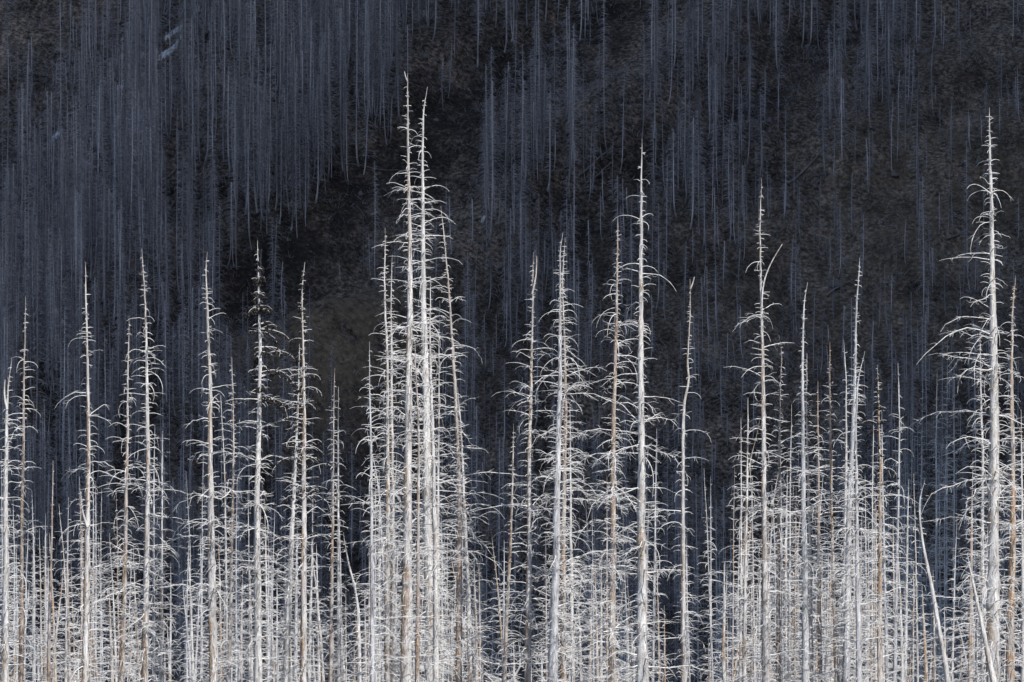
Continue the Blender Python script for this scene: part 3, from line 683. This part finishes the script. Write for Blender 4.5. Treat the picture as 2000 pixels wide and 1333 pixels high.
def rock(name, px, py, s, label, m=ROCK, flat=.65, seed=0, group="boulders on the slope", cat="boulder"):
    h = slope_hit(px, py)
    if not h: return
    import bmesh
    bm = bmesh.new(); bmesh.ops.create_icosphere(bm, subdivisions=3, radius=1); r_ = random.Random(seed); ph = [r_.uniform(0, 6) for _ in range(6)]; fx = [r_.uniform(1.5, 4) for _ in range(6)]
    ax = s*r_.uniform(.8, 1.4); ay = s*r_.uniform(.7, 1.1)
    for v in bm.verts:
        c = v.co; k = 1+.16*math.sin(fx[0]*c.x+ph[0])+.14*math.sin(fx[1]*c.y+ph[1])+.14*math.sin(fx[2]*c.z+ph[2])+.05*math.sin(fx[3]*3*c.x+fx[4]*2*c.z)
        for pl in ((.7, -.3, .6), (-.5, -.6, .6), (.1, -.9, .4)):
            dd = c.x*pl[0]+c.y*pl[1]+c.z*pl[2]
            if dd > .72: k *= .72/dd
        v.co = Vector((c.x*ax*k, c.y*ay*k, c.z*s*flat*k))
    me = bpy.data.meshes.new(name); bm.to_mesh(me); bm.free(); me.materials.append(m)
    o = bpy.data.objects.new(name, me); COL.objects.link(o); o.location = (h[0], h[1], h[2]+s*flat*.25); o.rotation_euler = (0, 0, r_.uniform(0, 3))
    tag(o, label, cat, group)
for i, (px, py, s, lb) in enumerate([
  (1364, 335, .75, "large pale boulder on bare soil between the white spire and the side-leader tree"),
  (1987, 208, .7, "pale boulder at the right edge above the great right spire"),
  (1857, 218, .45, "small pale boulder high up, left of the great right spire tip"),
  (1748, 348, .55, "half-buried boulder on bare soil above the bristly tree"),
  (1600, 200, .45, "small boulder among thin trunks above the bowed-tip tree"),
  (853, 243, .45, "light stone on the bare soil right of the second tallest tip"),
  (738, 100, .45, "light stone below the trunks near the top, left of the tallest tip"),
  (825, 113, .5, "light stone right above the tallest tree"),
  (1060, 590, .5, "stone between the double-tipped tree and the kinked-tip tree"),
  (705, 382, .4, "light stone on bare soil left of the tallest tree"),
  (656, 85, .45, "light stone near the top edge, far left above the tallest tree"),
  (1913, 325, .6, "grey boulder beside the upper stem of the great right spire"),
  (1290, 375, .4, "small stone right of the upper stem of the smooth white spire"),
  (1628, 560, .7, "blocky pale rock between the bowed-tip tree and the bristly tree")]):
    rock("boulder", px, py, s, lb, seed=i+3)
# scree
def scree():
    Vv = []; Ff = []; off = 0; rr = random.Random(77)
    base = np.array([(1, 0, 0), (0, 1, 0), (-1, 0, 0), (0, -1, 0), (0, 0, 1), (0, 0, -1)], float)
    fc = np.array([(0, 1, 4), (1, 2, 4), (2, 3, 4), (3, 0, 4), (1, 0, 5), (2, 1, 5), (3, 2, 5), (0, 3, 5)])
    for _ in range(9000):
        y = rr.uniform(550, 735); x = rr.uniform(-.1, .1)*y
        s = rr.uniform(.05, .16)*(1.8 if rr.random() < .05 else 1); p = np.array([x, y, hz(x, y)+s*.2]); a = rr.uniform(0, 3)
        q = base*np.array([rr.uniform(.7, 1.5), rr.uniform(.7, 1.3), rr.uniform(.4, .8)])*s*(1+.25*np.array([[rr.uniform(-1, 1)] for _ in range(6)]))
        c, sn = math.cos(a), math.sin(a); q = np.stack([q[:, 0]*c-q[:, 1]*sn, q[:, 0]*sn+q[:, 1]*c, q[:, 2]], -1)+p
        Vv.append(q); Ff.append(fc+off); off += 6
    tag(mesh_obj("loose_stones", np.concatenate(Vv), np.concatenate(Ff), ROCK, None, False), "loose stones scattered over the burnt slope", "stones", kind="stuff")
scree()
# old snow lying in a diagonal line high on the left
def snow(px0, py0, px1, py1, wd, label):
    a = slope_hit(px0, py0); b = slope_hit(px1, py1)
    if not a or not b: return
    n = 26; rr = random.Random(int(px0)); Vv = []; Ff = []
    for i in range(n):
        u = i/(n-1); x = a[0]+(b[0]-a[0])*u; y = a[1]+(b[1]-a[1])*u; ww = wd*math.sin(math.pi*min(max(u, .03), .97))**.5*rr.choice((.12, .4, .7, 1.0, 1.3))
        for k, e in enumerate((-1, -.5, 0, .5, 1)):
            yy = y+e*ww; yy += rr.uniform(-.15, .15)*ww; Vv.append((x, yy, hz(x, yy)+(min(.5, wd*.6) if abs(e) < .9 else -.12)))
        if i:
            for k in range(4): q = (i-1)*5+k; Ff.append((q, q+1, q+6, q+5))
    tag(mesh_obj("snow_patch", np.array(Vv), np.array(Ff), SNOW), label, "snow patch", "old snow patches on the slope")
snow(322, 82, 357, 58, .5, "thin white snow streak between trunks high on the left")
snow(309, 118, 354, 76, .75, "brightest old snow patch showing between dense trunks on the upper left")
snow(378, 36, 390, 25, .7, "small snow patch highest of all on the upper left")
snow(262, 121, 282, 112, .5, "small snow scrap left of the brightest patch")
snow(228, 184, 285, 145, .35, "long faint snow line running down left from the brightest patch")
snow(98, 280, 122, 262, .5, "lowest snow scrap, far left among the trunks")
snow(940, 437, 948, 430, .4, "tiny white snow scrap alone on the bare slope right of the slanting tree")
